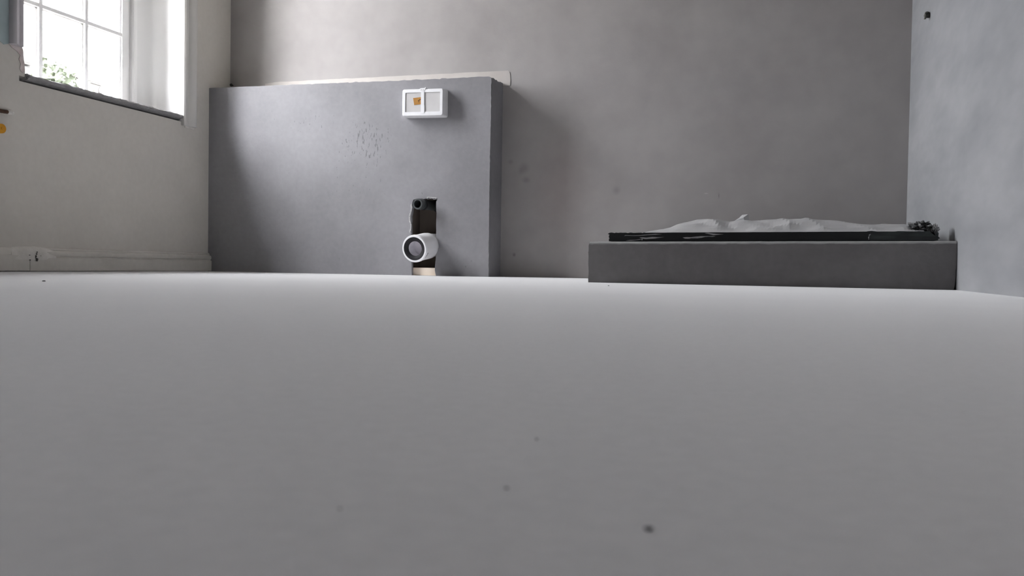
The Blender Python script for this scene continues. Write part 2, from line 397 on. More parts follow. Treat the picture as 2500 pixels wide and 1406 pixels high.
prism(bm, [(XS-.02, OY0+OY1-.010-3.259), (XS+.016, OY0+OY1-.010-3.259), (XS+.022, 2.594), (XS+.024, 2.586), (XS+.022, 2.574), (XS+.016, 2.568), (XS-.02, 2.568)], .70, 2.30, 'z')
obj('staff_bead', bm, 'gloss', parent=W1)
obj('head_lining', bbox(XS-.02, XL-.002, 2.475, 3.40, OZ1-.002, OZ1+.02), 'gloss', parent=W1)
# cement-skimmed sill with lumpy nosing
bm = bmesh.new(); rnd = random.Random(5); n = 90
prof = [(XL-.19, .700), (XL-.19, .716), (XL-.03, .734), (XL-.002, .7365), (XL+.007, .736), (XL+.011, .7315), (XL+.011, .7245), (XL+.006, .7205), (XL-.002, .719), (XL-.02, .712)]
rings = []
for i in range(n+1):
    t = i/n; y = 2.503+(3.398-2.503)*t
    rg = []
    for k, (x, z) in enumerate(prof):
        a = .0016 if 2 <= k <= 8 else 0
        nx = noise.noise(Vector((y*60, k*3.1, 1)))*a*1.2 + noise.noise(Vector((y*160, k*2.1, 7)))*a*.9
        nz = noise.noise(Vector((y*55, k*1.1, 9)))*a + noise.noise(Vector((y*170, k*5.1, 4)))*a*.8
        endf = 1 + (.25 if (i < 4 and 3 < k < 9) else 0)
        rg.append(bm.verts.new((x+nx, min(y, 3.37) if x < XL-.004 else y, z+nz - (.004 if i < 4 and 5 < k < 9 else 0))))
    rings.append(rg)
for a, b in zip(rings, rings[1:]):
    for k in range(len(prof)): bm.faces.new((a[k], a[(k+1) % len(prof)], b[(k+1) % len(prof)], b[k]))
bm.faces.new(rings[0]); bm.faces.new(rings[-1][::-1])
for c, r, s in (((XL+.008, 3.392, .716), (.006, .006, .004), 2), ((XL+.006, 2.509, .727), (.009, .010, .008), 4), ((XL+.004, 2.503, .735), (.007, .006, .005), 6)):
    lump(bm, c, r, s, sub=2)
obj('window_sill', bm, 'cement', parent=W1, smooth=35, label='rough grey cement skim along the sill edge')

# mouldings round the opening
def moulding(name, y0, y1, z0, z1, m, label, flip=False):
    w = y1-y0
    pr = [(0, 0), (.0, .010), (.08, .014), (.22, .012), (.30, .009), (.40, .009), (.46, .013), (.56, .018), (.70, .022), (.84, .023), (.95, .020), (1, .015), (1, 0)]
    if flip: pr = [(1-a, b) for a, b in pr][::-1]
    b = bmesh.new(); prism(b, [(XL+d*1.35, y0+w*a) for a, d in pr], z0, z1, 'z')
    return obj(name, b, m, origin=(XL, (y0+y1)/2, z0), smooth=35, kind=STR, label=label, cat='moulding')
t1 = moulding('trim_1', 3.3725, 3.452, .6885, 2.38, 'arch', 'pale moulded architrave right of the window, running below the sill')
b = bmesh.new(); box(b, XL-.001, XL+.006, 3.392, 3.456, .681, .690); obj('cut_end', b, 'filler', parent=t1)
moulding('trim_2', 2.426, 2.480, .8305, 2.38, 'arch_l', 'lilac-grey moulding left of the window, cut off short above the sill', True)
b = bmesh.new(); pr = [(0, 0), (0, .010), (.3, .009), (.5, .015), (.8, .023), (1, .016), (1, 0)]
prism(b, [(XL+d, OZ1+.082*a) for a, d in pr], 2.481, 3.372, 'y')
obj('trim_3', b, 'arch', origin=(XL, 2.93, OZ1), kind=STR, label='pale moulded architrave across the window head', cat='moulding')

# ------------------------------------------------------------------ skirting on the left wall
bb = thing('baseboard_left', (XL, 2.9, 0), 'worn cream moulded skirting board along the left wall', 'skirting board', STR)
def skirt(y0, y1, prof, m='skirt'):
    b = bmesh.new(); n = max(2, int((y1-y0)/.03)); rings = []
    for i in range(n+1):
        y = y0+(y1-y0)*i/n
        rings.append([b.verts.new((XL + x + noise.noise(Vector((y*9, k, 2)))*.0006, y, z + noise.noise(Vector((y*7, k*2, 5)))*.0008*(z > .004))) for k, (x, z) in enumerate(prof)])
    for p, q in zip(rings, rings[1:]):
        for k in range(len(prof)): b.faces.new((p[k], p[(k+1) % len(prof)], q[(k+1) % len(prof)], q[k]))
    b.faces.new(rings[0]); b.faces.new(rings[-1][::-1])
    return obj('board', b, m, parent=bb, smooth=35)
PR = [(-.002, .0025), (.022, .0025), (.022, .052), (.0165, .0548), (.0155, .0575), (.020, .0605), (.021, .068), (.019, .075), (.0135, .0785), (.0095, .081), (.0105, .084), (.009, .088), (.003, .091), (-.002, .092)]
PR2 = [(-.002, .0035), (.021, .0035), (.021, .060), (.018, .062), (.016, .064), (.0155, .072), (.012, .080), (.007, .086), (.002, .089), (-.002, .089)]
skirt(2.502, YF-.001, PR); skirt(YR, 2.5008, PR2)
b = bmesh.new(); rings = []
for i in range(15):
    t = i/14; y = 2.425+.20*t; k = math.sin(math.pi*t)**.6
    w = .985+.03*noise.noise(Vector((y*40, 1, 2)))
    pts = [(.0, (.086+.010*k)*w+.001), (.004+.006*k, (.084+.009*k)*w), (.010+.008*k, .080+.005*k), (.017+.0055*k, .072-.004*k), (.0195+.0035*k, .055-.004*k), (.0205+.0018*k, .045), (.006, .045)]
    rings.append([b.verts.new((XL+x, y, z)) for x, z in pts])
for p, q in zip(rings, rings[1:]):
    for k in range(7): b.faces.new((p[k], p[(k+1) % 7], q[(k+1) % 7], q[k]))
b.faces.new(rings[0]); b.faces.new(rings[-1][::-1])
obj('filler_patch', b, 'filler', parent=bb, smooth=50, label='pale filler smeared over the board joint')
rnd = random.Random(11)
b = bmesh.new()
for (y, z, ry, rz) in ((2.530, .046, .0050, .006), (2.526, .058, .0035, .004), (2.529, .067, .0030, .003), (2.531, .074, .0032, .0022), (2.524, .052, .002, .002), (2.497, .062, .003, .0012), (2.499, .044, .004, .0018), (2.548, .060, .0015, .001)):
    lump(b, (XL+.0245, y, z), (.0012, ry, rz), rnd.random()*9, amp=.7, sub=2, freq=1.8)
obj('scuff_mark', b, 'scuff', parent=bb, label='black scuff by the joint')

# ------------------------------------------------------------------ plastered boxing with the hole for the toilet pipes
BX = thing('boxing', (-1.95, YF, 0), 'grey plastered boxing against the back wall with a tall pipe hole', 'boxing')
HB = [(-1.4685, 0), (-1.474, .025), (-1.4735, .043), (-1.470, .075), (-1.4695, .105), (-1.471, .14), (-1.4695, .19), (-1.4705, .23), (-1.470, .28), (-1.4720, .315), (-1.4715, .338), (-1.4655, .3445)]
HT = [(-1.476, .3478), (-1.487, .3455), (-1.492, .350), (-1.501, .3485), (-1.507, .3515), (-1.514, .3475), (-1.523, .351), (-1.533, .3475), (-1.543, .3505), (-1.556, .3482), (-1.570, .3495)]
HL = [(-1.584, .3455), (-1.5885, .335), (-1.5900, .322), (-1.5865, .310), (-1.5895, .300), (-1.5915, .286), (-1.5950, .272), (-1.5935, .255), (-1.5965, .240), (-1.595, .222), (-1.5945, .19), (-1.593, .15), (-1.5915, .10), (-1.5895, .05), (-1.588, 0)]
outer = jag((XL, 0), (XL, .904), 2, 0, 1) + jag((XL, .904), (-2.45, .9015), 8, .0004, 4) + jag((-2.45, .9015), (-1.70, .8905), 46, .0009, 9) + jag((-1.70, .8905), (-1.235, .8875), 30, .0011, 14) + \
        [(-1.2335, .8870), (-1.2265, .8862), (-1.2215, .8838), (-1.2185, .8800)] + jag((XF, .875), (XF-.002, .30), 40, .0007, 17) + jag((XF-.002, .30), (XF, 0), 24, .0006, 19)
bm = bmesh.new(); prism(bm, outer + [(XF, 0)] + HB + HT + HL, YF, YF+.018, 'y')
def shift_tex(m, org):       # keep wall-space texture coordinates on things with their own origin
    for n in m.node_tree.nodes:
        if n.type == 'MAPPING':
            l, s = n.inputs['Location'].default_value, n.inputs['Scale'].default_value
            n.inputs['Location'].default_value = [l[i]+org[i]*s[i] for i in range(3)]
shift_tex(MT['box'], (-1.95, YF, 0))
obj('front_panel', bm, 'box', parent=BX)
bm = bmesh.new()
sp = jag((YF+.0185, 0), (YB-.0002, 0), 2, 0, 3) + jag((YB-.0002, 0), (YB-.0002, .8905), 30, .0006, 6)
sp = [(min(y, YB-.0002), z) for y, z in sp]
sp += jag((YB-.0002, .8905), (YF+.0185, .8845), 18, .0016, 21) + [(YF+.0185, .8845)]
sp = [(min(max(y, YF+.0185), YB-.0002), max(z, 0)) for y, z in sp]
prism(bm, sp, XF-.018, XF-.0008, 'x')
obj('side_panel', bm, 'box', parent=BX)
bm = bmesh.new()
vs = [(XL, YF+.0185, .8855), (XF-.02, YF+.0185, .8665), (XF-.02, YB, .8695), (XL, YB, .8885)]
A = [bm.verts.new(v) for v in vs]; B = [bm.verts.new((x, y, z+.013)) for x, y, z in vs]
bm.faces.new(A[::-1]); bm.faces.new(B)
for i in range(4): bm.faces.new((A[i], A[(i+1) % 4], B[(i+1) % 4], B[i]))
obj('top_panel', bm, 'ledge', parent=BX, label='pale unfinished top ledge')
obj('inner_board', bbox(-2.2, XF-.05, YB-.028, YB-.012, .002, .84), 'brown', parent=BX, label='dark brown board deep inside the hole')
for x0, x1 in ((-1.66, -1.612), (-1.452, -1.404)):
    obj('stud', bbox(x0, x1, YF+.0185, YB-.03, .001, .84), 'brown', parent=BX)
obj('sole_plate', bbox(-1.611, -1.453, YF+.022, YF+.075, .0005, .0355, bev=.001), 'pine', parent=BX, label='pale timber strip across the foot of the hole')
# broken paper and plaster crumbs round the hole
rnd = random.Random(2)
bm = bmesh.new()
for i in range(16):
    t = i/15; z = .20+.12*t
    lump(bm, (-1.5965+.004*math.sin(t*9)-.002*(1-t), YF-.0005, z), (.0022+.0015*rnd.random(), .0016, .006), i, amp=.6, sub=1)
for x, z, a in ((-1.485, .3535, .012), (-1.498, .354, .008), (-1.51, .355, .007), (-1.472, .352, .006)):
    lump(bm, (x, YF-.001, z), (a, .0022, .0022), x*50, amp=.6, sub=2)
obj('broken_edge', bm, 'core', parent=BX, label='crumbled pale plaster along the hole edge', kind='stuff')

# cream band left above the boxing on the back wall
bm = bmesh.new()
prism(bm, [(-2.48, .88), (-1.183, .88)] + [(-1.1815, .905), (-1.1835, .93), (-1.187, .944), (-1.195, .9488)] + jag((-1.195, .9488), (-2.46, .9560), 40, .0006, 31) + [(-2.48, .950)], YB-.0022, YB+.001, 'y')
obj('filler_band', bm, 'cream', parent=wall_back, label='cream strip on the wall just above the boxing')
bm = bmesh.new(); tube(bm, [(-2.672, YB, .951), (-2.672, YB-.012, .951), (-2.672, YB-.013, .951), (-2.672, YB-.016, .951)], [.004, .004, .008, .007], 12)
obj('screw', bm, 'scuff', origin=(-2.672, YB, .951), label='small dark screw in the corner above the boxing', cat='screw', smooth=40)

# ------------------------------------------------------------------ flush opening guard (white, two windows)
FG = thing('flush_guard', (-1.535, YF, .72), 'white moulded plastic flush guard with two openings on the boxing', 'flush guard')
def rrect(x0, x1, z0, z1, r, n=5, sk=0.0):
    pts = []
    for cx, cz, a0 in ((x1-r, z1-r, 0), (x0+r, z1-r, 90), (x0+r, z0+r, 180), (x1-r, z0+r, 270)):
        for i in range(n+1):
            a = R(a0+90*i/n); x = cx+r*math.cos(a); z = cz+r*math.sin(a); pts.append((x, z - (x+1.53)*sk))
    return pts
SK = .018
gx0, gx1, gz0, gz1 = -1.6255, -1.4275, .7165, .8370
bm = bmesh.new()
FR = YF-.045
def ringwall(bm, outer_f, outer_b, yf, yb):
    A = [bm.verts.new((x, yf, z)) for x, z in outer_f]; B = [bm.verts.new((x, yb, z)) for x, z in outer_b]
    n = len(A)
    for i in range(n): bm.faces.new((A[i], A[(i+1) % n], B[(i+1) % n], B[i]))
    return A, B
rf = rrect(gx0, gx1, gz0, gz1, .009, sk=SK); rb = rrect(gx0-.003, gx1+.006, gz0-.002, gz1+.002, .008, sk=SK)
# rim: outer skin, rounded lip and inner well built as rings
r1 = rrect(gx0+.0025, gx1-.0025, gz0+.0025, gz1-.0025, .008, sk=SK)
ri = rrect(gx0+.0150, gx1-.0140, gz0+.0185, gz1-.0150, .003, sk=SK)
rw = rrect(gx0+.0160, gx1-.0150, gz0+.0195, gz1-.0160, .003, sk=SK)
levels = [(rb, YF-.0002), (rf, FR+.0035), (r1, FR), (ri, FR), (rw, YF-.004)]
rings = [[bm.verts.new((x, y, z)) for x, z in L_] for L_, y in levels]
for a, b2 in zip(rings, rings[1:]):
    n = len(a)
    for i in range(n): bm.faces.new((a[i], a[(i+1) % n], b2[(i+1) % n], b2[i]))
bm.faces.new(rings[0])
rim = obj('rim', bm, 'foam', parent=FG, smooth=40)
bm = bmesh.new()
zt = lambda x, z: z-(x+1.53)*SK
prism(bm, [(x, zt(x, z)) for x, z in ((gx0+.0152, gz0+.0187), (gx1-.0142, gz0+.0187), (gx1-.0142, gz1-.0152), (gx0+.0152, gz1-.0152))], FR+.0026, FR+.012, 'y')
obj('back_plate', bm, 'liner', parent=FG, label='grey back inside the guard')
bm = bmesh.new()
prism(bm, [(x, zt(x, z)) for x, z in ((-1.5335, gz0+.012), (-1.5165, gz0+.012), (-1.5165, gz0+.045), (-1.5185, gz0+.052), (-1.5178, gz0+.062), (-1.5185, gz1-.010), (-1.5335, gz1-.010))], FR-.0008, YF-.008, 'y')
obj('divider', bm, 'foam', parent=FG)
bm = bmesh.new()
prism(bm, [(x, z) for x, z in ((-1.541, .8365), (-1.538, .8300), (-1.533, .8255), (-1.520, .8255), (-1.513, .8345), (-1.5105, .8425), (-1.513, .8435), (-1.516, .8405), (-1.531, .8405), (-1.537, .8395))], FR-.0012, FR+.02, 'y')
tab = obj('tab', bm, 'foam', parent=FG)
bm = bmesh.new(); prism(bm, [(-1.5365, .8335), (-1.5275, .8345), (-1.5285, .8315), (-1.5335, .8295)], FR-.0016, FR-.0010, 'y'); prism(bm, [(-1.5235, .8350), (-1.5195, .8350), (-1.5220, .8275), (-1.5240, .8275)], FR-.0016, FR-.0010, 'y')
obj('tab_notch', bm, 'liner', parent=tab)
bm = bmesh.new(); prism(bm, [(-1.5728, .7986), (-1.5300, .8012), (-1.5280, .7695), (-1.5670, .7668)], FR+.0019, FR+.0025, 'y')
st = obj('sticker', bm, 'ochre', parent=FG, label='ochre sticker showing beside the divider')
bm = bmesh.new()
dx, dz = .0185, -.0030
prism(bm, [(x+dx-.0065, z+dz) for x, z in ((-1.5615, .7880), (-1.5555, .7925), (-1.5475, .7965), (-1.5440, .7968), (-1.5440, .7925), (-1.5480, .7925), (-1.5545, .7890), (-1.5590, .7855))], FR+.0015, FR+.0020, 'y')
prism(bm, [(x+dx-.0065, z+dz) for x, z in ((-1.5595, .7835), (-1.5540, .7850), (-1.5530, .7825), (-1.5580, .7815))], FR+.0015, FR+.0020, 'y')
obj('printed_mark', bm, 'ink', parent=st)

# ------------------------------------------------------------------ white pan connector standing out of the hole
PC = thing('pan_connector', (-1.53, 3.50, .06), 'white plastic toilet pan connector with black seal poking out of the hole', 'pipe')
c0 = Vector((-1.5250, 3.455, .1190)); ax = Vector((.10, 1, .06)).normalized()
c1 = Vector((-1.5165, 3.56, .1335)); c2 = Vector((-1.5150, 3.66, .1420))
bm = bmesh.new()
path = [c0, c0.lerp(c1, .04), c0.lerp(c1, .16), c0.lerp(c1, .20), c0.lerp(c1, .6), c1, c1.lerp(c2, .25), c1.lerp(c2, .3), c2]
pipe_shell(bm, path, [.0590, .0610, .0612, .0596, .0592, .0598, .0590, .054, .054], [.0520, .0515, .0512, .0510, .050, .050, .050, .048, .048], 56)
body = obj('socket', bm, 'whitepl', parent=PC, smooth=45)
bm = bmesh.new()
pipe_shell(bm, [c0.lerp(c1, .010), c0.lerp(c1, .035), c0.lerp(c1, .10)], [.0518, .0518, .0512], [.0480, .041, .0325], 56)
obj('rubber_seal', bm, 'rubber', parent=PC, smooth=45, label='black rubber seal ring')
bm = bmesh.new()
pipe_shell(bm, [c0.lerp(c1, .11), c0.lerp(c1, .5), c0.lerp(c1, .52), c0.lerp(c1, .8), c1.lerp(c2, .3)], [.049]*5, [.0405, .0400, .0385, .0385, .036], 56)
tube(bm, [c0.lerp(c1, .70), c0.lerp(c1, .78)], [.0400, .0400], 40)
obj('bore', bm, 'inner', parent=PC, smooth=45, label='grey inside of the pipe')
bm = bmesh.new()
a = c0.lerp(c1, .13)
for k in range(2):
    th = R(-38+4*k)
p1 = a+Vector((math.cos(R(-42))*.0606, 0, math.sin(R(-42))*.0606)); p2 = a+Vector((math.cos(R(-18))*.0610, 0.004, math.sin(R(-18))*.0610))
tube(bm, [p1, p1.lerp(p2, .5)+(p1.lerp(p2, .5)-a).normalized()*.0014, p2], [.0014, .0014, .0014], 8)
obj('moulded_slot', bm, 'rubber', parent=PC)
tag(bpy.data.objects['moulded_slot'])

# black flush pipe above it
FP = thing('flush_pipe', (-1.545, 3.54, .30), 'short black plastic flush pipe at the top of the hole', 'pipe')
f0 = Vector((-1.5405, 3.522, .3216)); f1 = Vector((-1.522, 3.705, .3245))
bm = bmesh.new()
pth = [f0, f0.lerp(f1, .03), f0.lerp(f1, .16), f0.lerp(f1, .22), f0.lerp(f1, .6), f1]
pipe_shell(bm, pth, [.0235, .0250, .0250, .0228, .0222, .0222], [.0175, .0170, .0165, .0160, .0160, .0160], 40)
obj('tube', bm, 'blackpl', parent=FP, smooth=45)
bm = bmesh.new(); pipe_shell(bm, [f0.lerp(f1, .225), f0.lerp(f1, .30)], [.0245, .0245], [.0222, .0222], 40)
obj('collar', bm, 'rubber', parent=FP, smooth=45)
bm = bmesh.new(); lump(bm, (-1.512, 3.68, .322), (.030, .020, .026), 3, amp=.25, sub=3)
obj('socket_nut', bm, 'rubber', parent=FP, smooth=60)

# ------------------------------------------------------------------ shower plinth
PL = thing('shower_plinth', (-.04, YP, 0), 'low grey cement plinth in the corner against the right wall', 'plinth')
zl = lambda x: .1332+(x-XP)*(.1422-.1332)/(XR-XP)
bm = bmesh.new()
x1 = XR-.0005
out = jag((XP+.0006, 0), (XP-.0004, .125), 18, .0006, 41) + [(XP+.0008, .125), (XP+.0030, .1275)] + [(x, min(z, zl(x)-.005)) for x, z in jag((XP+.012, zl(XP)-.0055), (x1-.004, zl(x1)-.006), 60, .0007, 43)] + [(x1-.001, zl(x1)-.009)] + jag((x1, .12), (x1-.002, .03), 10, .0004, 47) + [(x1-.004, .012), (x1-.006, 0)]
prism(bm, out, YP, YB-.0005, 'y')
obj('block', bm, 'plinth', parent=PL)
# pale trowelled lip round the top edge
bm = bmesh.new(); n = 110; rings = []
for i in range(n+1):
    x = XP+.0015+(x1-.0012-XP-.0015)*i/n; z = zl(x)
    w = noise.noise(Vector((x*28, 1, 3)))*.0011+noise.noise(Vector((x*90, 4, 3)))*.0006
    e = 1 if 0 < i < n else .4
    pts = [(YP-.0006, z-.0080+w*2.2), (YP-.0009*e, z-.0058), (YP+.0012, z-.0028+w*.6), (YP+.0055, z-.0004+w*.5), (YP+.014, z+.0002+w*.3), (YP+.06, z), (YB-.001, z), (YB-.001, z-.009), (YP+.002, z-.009)]
    if i < 4: pts = [(a, b-.0018*(4-i)/4*noise.noise(Vector((i*3.3, 1, 1)))) for a, b in pts]
    rings.append([bm.verts.new((x, a, b)) for a, b in pts])
for a, b in zip(rings, rings[1:]):
    for k in range(9): bm.faces.new((a[k], a[(k+1) % 9], b[(k+1) % 9], b[k]))
bm.faces.new(rings[0]); bm.faces.new(rings[-1][::-1])
obj('lip', bm, 'plinth_lip', parent=PL, smooth=50, label='paler trowelled top edge')

# ------------------------------------------------------------------ black shower tray lying on the plinth
YT = YP+.024
TR = thing('shower_tray', (-.04, YT, .141), 'thin black-edged shower tray lying on the cement plinth', 'shower tray')
zb = lambda x: zl(x)+.0022
TX0, TX1 = -.5225, .4565
top = lambda x: zb(x)+.0268
bm = bmesh.new()
pts = jag((TX0+.001, zb(TX0)), (TX0, top(TX0)), 9, .0012, 51) + jag((TX0+.003, top(TX0)+.0005), (-.40, top(-.40)), 22, .0006, 52) + jag((-.40, top(-.40)), (.27, top(.27)), 40, .00022, 53)
pts += [(.27, top(.27)), (.272, zb(.272))]
prism(bm, pts, YT, YB-.05, 'y')
obj('body', bm, 'tray', parent=TR)
bm = bmesh.new()
pts = [(.2705, zb(.27)+.0003)] + [(.2690, top(.27)-.012), (.2700, top(.27)-.0012), (.262, top(.26)+.0012), (.274, top(.27)+.0022), (.285, top(.29)+.0008)] + jag((.29, top(.29)), (.4300, top(.43)), 10, .0004, 57) + [(.4330, top(.43)+.0006), (.438, top(.43)-.006), (.4465, top(.45)-.0125), (.4505, top(.45)-.0095), (.4545, top(.45)-.003), (.4560, top(.45)-.010), (.4555, top(.45)-.0155), (.4605, top(.45)-.0205), (.4550, top(.45)-.0225), (.4560, zb(.455)+.0003)]
prism(bm, pts, YT-.0012, YB-.052, 'y')
obj('taped_end', bm, 'tape', parent=TR, label='end wrapped in shiny black tape')
bm = bmesh.new(); tube(bm, [(.2672, YT-.0006, zb(.267)+.0030), (.2665, YT-.0022, zb(.267)+.009), (.2680, YT-.0028, zb(.267)+.016), (.2715, YT-.0018, zb(.27)+.0195)], [.0010, .0016, .0019, .0008], 8)
obj('tape_fold', bm, 'scrap', parent=TR, smooth=50)
def scrap(pts, d=.0012):
    b = bmesh.new(); prism(b, [(x, zb(x)+z) for x, z in pts], YT-d, YT+.0002, 'y'); return obj('torn_scrap', b, 'scrap', parent=TR)
px = lambda p: TX0+(p-1488)*(TX1-TX0)/(2290-1488)       # along the tray
scrap([(px(1530), .0165), (px(1536), .0180), (px(1556), .0168), (px(1572), .0172), (px(1592), .0190), (px(1612), .0205), (px(1630), .0220), (px(1612), .0228), (px(1592), .0208), (px(1570), .0188), (px(1555), .0182), (px(1534), .0195)])
scrap([(px(1571), .0112), (px(1577), .0080), (px(1588), .0062), (px(1603), .0075), (px(1610), .0078), (px(1622), .0100), (px(1636), .0125), (px(1618), .0122), (px(1605), .0132), (px(1590), .0112), (px(1578), .0122)])
scrap([(px(1534), .0010), (px(1545), .0038), (px(1560), .0042), (px(1574), .0062), (px(1576), .0046), (px(1562), .0024), (px(1548), .0008)])
scrap([(px(1684), .0110), (px(1690), .0075), (px(1700), .0072), (px(1706), .0085), (px(1722), .0082), (px(1734), .0105), (px(1742), .0128), (px(1752), .0135), (px(1760), .0128), (px(1768), .0150), (px(1748), .0150), (px(1730), .0150), (px(1716), .0138), (px(1705), .0118), (px(1694), .0122)])
scrap([(px(1740), .0245), (px(1752), .0212), (px(1762), .0180), (px(1768), .0188), (px(1788), .0210), (px(1770), .0222), (px(1758), .0238), (px(1748), .0256)])
b = bmesh.new(); lump(b, (px(1578), YT-.0008, zb(px(1578))+.0048), (.0020, .0016, .0022), 3, amp=.3, sub=2); obj('paint_blob', b, 'film', parent=TR, smooth=60)

# white film bunched on the tray
def top_t(x): return top(min(max(x, TX0), TX1))
KP = [(-.418, 0.0), (-.402, .012), (-.360, .021), (-.320, .033), (-.283, .047), (-.255, .0535), (-.215, .0545), (-.175, .0475), (-.152, .0420), (-.120, .0465), (-.080, .0475), (-.03, .0500), (.06, .0520), (.11, .0510), (.17, .0465), (.215, .0405), (.255, .0350), (.30, .0312), (.34, .0318), (.395, .0315), (.42, .026)]
def kprof(x):
    if x <= KP[0][0]: return 0
    for (a, u), (b_, v) in zip(KP, KP[1:]):
        if x <= b_: return u+(v-u)*(x-a)/(b_-a)
    return KP[-1][1]
bm = bmesh.new(); NX, NY = 84, 26; grid = []
y0, y1 = YT+.010, 3.60
for j in range(NY+1):
    row = []
    s = j/NY; y = y0+(y1-y0)*s**1.35
    for i in range(NX+1):
        x = KP[0][0]+(KP[-1][0]-KP[0][0])*i/NX
        d = y-(YT+.010)
        ramp = min(1, d/.22); ramp = ramp*(2-ramp); ramp = ramp if d < .24 else max(.25, 1-(d-.24)/.75)
        q = Vector((x*9+3*d, d*6, 1.3))
        cr = .62 - abs(noise.noise(q*1.1))*1.7 - abs(noise.noise(Vector((x*6-y*8, x*3+y*5, 4))*1.2))*1.3 + noise.noise(Vector((x*30, d*14, 3)))*.16
        hgt = kprof(x)*ramp+cr*.0085*min(1, d/.03)*(kprof(x)/.03 if kprof(x) < .03 else 1)*(0.25 if .19 < d < .30 else 1)
        fe = .004*noise.noise(Vector((x*20, 2, 2))) if j == 0 else 0
        row.append(bm.verts.new((x, y+fe, top_t(x)+.0008+max(0, hgt))))
    grid.append(row)
for j in range(NY):
    for i in range(NX): bm.faces.new((grid[j][i], grid[j][i+1], grid[j+1][i+1], grid[j+1][i]))
FLM = obj('packing_film', bm, 'film', origin=(-.02, YT+.01, .17), smooth=False, label='white packing film bunched up over the black tray', cat='packing film')
md = FLM.modifiers.new('thickness', 'SOLIDIFY'); md.thickness = .0006; md.offset = 1
bm = bmesh.new()
A = [(-.133, 2.955, .2130), (-.119, 2.962, .2230), (-.1085, 2.964, .2335), (-.0895, 2.955, .2352), (-.0870, 2.950, .2120), (-.100, 2.945, .2125)]
prs = [bm.verts.new(p) for p in A]; c = bm.verts.new((-.1045, 2.9475, .2235))
for i in range(6): bm.faces.new((prs[i], prs[(i+1) % 6], c))
ob = obj('folded_corner', bm, 'film', parent=FLM, label='corner of the film sticking up')
md = ob.modifiers.new('thickness', 'SOLIDIFY'); md.thickness = .0008

# crumpled smoky plastic stuffed between tray and wall
CR = thing('crumpled_plastic', (.43, 2.80, .17), 'crumpled smoky clear plastic at the right end of the tray', 'plastic wrap')
def crumple(name, c, r, seed, m='crumple', sub=4, amp=.55):
    b = bmesh.new(); lump(b, c, r, seed, amp=amp, sub=sub, freq=2.3, ridged=True)
    return obj(name, b, m, parent=CR, label=None)
crumple('wad', (.416, 2.815, .1835), (.0300, .040, .0185), 1)
crumple('wad', (.394, 2.800, .1790), (.0180, .026, .0100), 5)
crumple('wad', (.4520, 2.795, .1740), (.0105, .026, .0200), 8, amp=.35)
bm = bmesh.new(); rnd = random.Random(8)
pth = [Vector((.390, 2.790, .176)), Vector((.398, 2.792, .1905)), Vector((.404, 2.795, .1880)), Vector((.416, 2.79, .1960)), Vector((.432, 2.79, .1975)), Vector((.441, 2.79, .1945)), Vector((.446, 2.788, .184)), Vector((.4500, 2.785, .174))]
tube(bm, pth, [.0007, .0013, .0009, .0014, .0010, .0013, .0011, .0008], 6)
tube(bm, [(.3955, 2.785, .1925), (.401, 2.787, .1905), (.408, 2.79, .1920)], [.0005, .0016, .0006], 6)
tube(bm, [(.425, 2.775, .174), (.430, 2.773, .182), (.4285, 2.775, .189)], [.0007, .0022, .0007], 6)
obj('dark_crease', bm, 'rubber', parent=CR, smooth=50)

# ------------------------------------------------------------------ small fittings on the walls
WF = thing('pipe_clip', (XR, 3.33, .95), 'small dull grey metal pipe clip high on the right wall', 'pipe clip')
cx, cy, cz = XR-.006, 3.315, .9585
bm = bmesh.new(); pth = []
for i in range(13):
    a = R(-20+220*i/12); pth.append((cx-.001+.0095*math.cos(a), cy+.010*math.cos(a), cz+.0095*math.sin(a)))
tube(bm, [(cx+.0085, cy+.01, cz-.016)] + pth + [(cx-.0115, cy-.01, cz-.016)], [.0034]*15, 10)
obj('hoop', bm, 'brass', parent=WF, smooth=50)
bm = bmesh.new(); tube(bm, [(XR, cy+.004, cz-.001), (XR-.012, cy, cz-.001), (XR-.017, cy-.002, cz-.001)], [.0085, .0085, .006], 14)
obj('screw_boss', bm, 'scuff', parent=WF, smooth=50)

CP = thing('copper_pipe', (XL+.012, 2.36, .58), 'dark copper pipe end with pale clip on the left wall', 'pipe')
bm = bmesh.new(); tube(bm, [(XL+.012, 2.20, .5705), (XL+.012, 2.33, .576), (XL+.012, 2.4115, .5800)], [.0072, .0072, .0072], 16)
obj('tube', bm, 'copper', parent=CP, smooth=50)
bm = bmesh.new(); lump(bm, (XL+.008, 2.424, .5805), (.008, .0175, .0085), 4, amp=.5, sub=3, freq=2.2)
obj('plaster_clip', bm, 'filler', parent=CP, label='pale plaster lump holding the pipe end', smooth=50)
OC = thing('orange_cap', (XL, 2.391, .517), 'round orange plastic cap at the left edge under the pipe', 'pipe cap')
bm = bmesh.new(); tube(bm, [(XL, 2.391, .5170), (XL+.010, 2.391, .5170), (XL+.0125, 2.391, .5170)], [.0175, .0175, .0155], 28)
dk = obj('disc', bm, 'orange', parent=OC, smooth=40)
bm = bmesh.new(); tube(bm, [(XL+.0125, 2.391, .517), (XL+.0145, 2.391, .517)], [.006, .005], 16)
obj('hub', bm, 'orange', parent=OC, smooth=40)

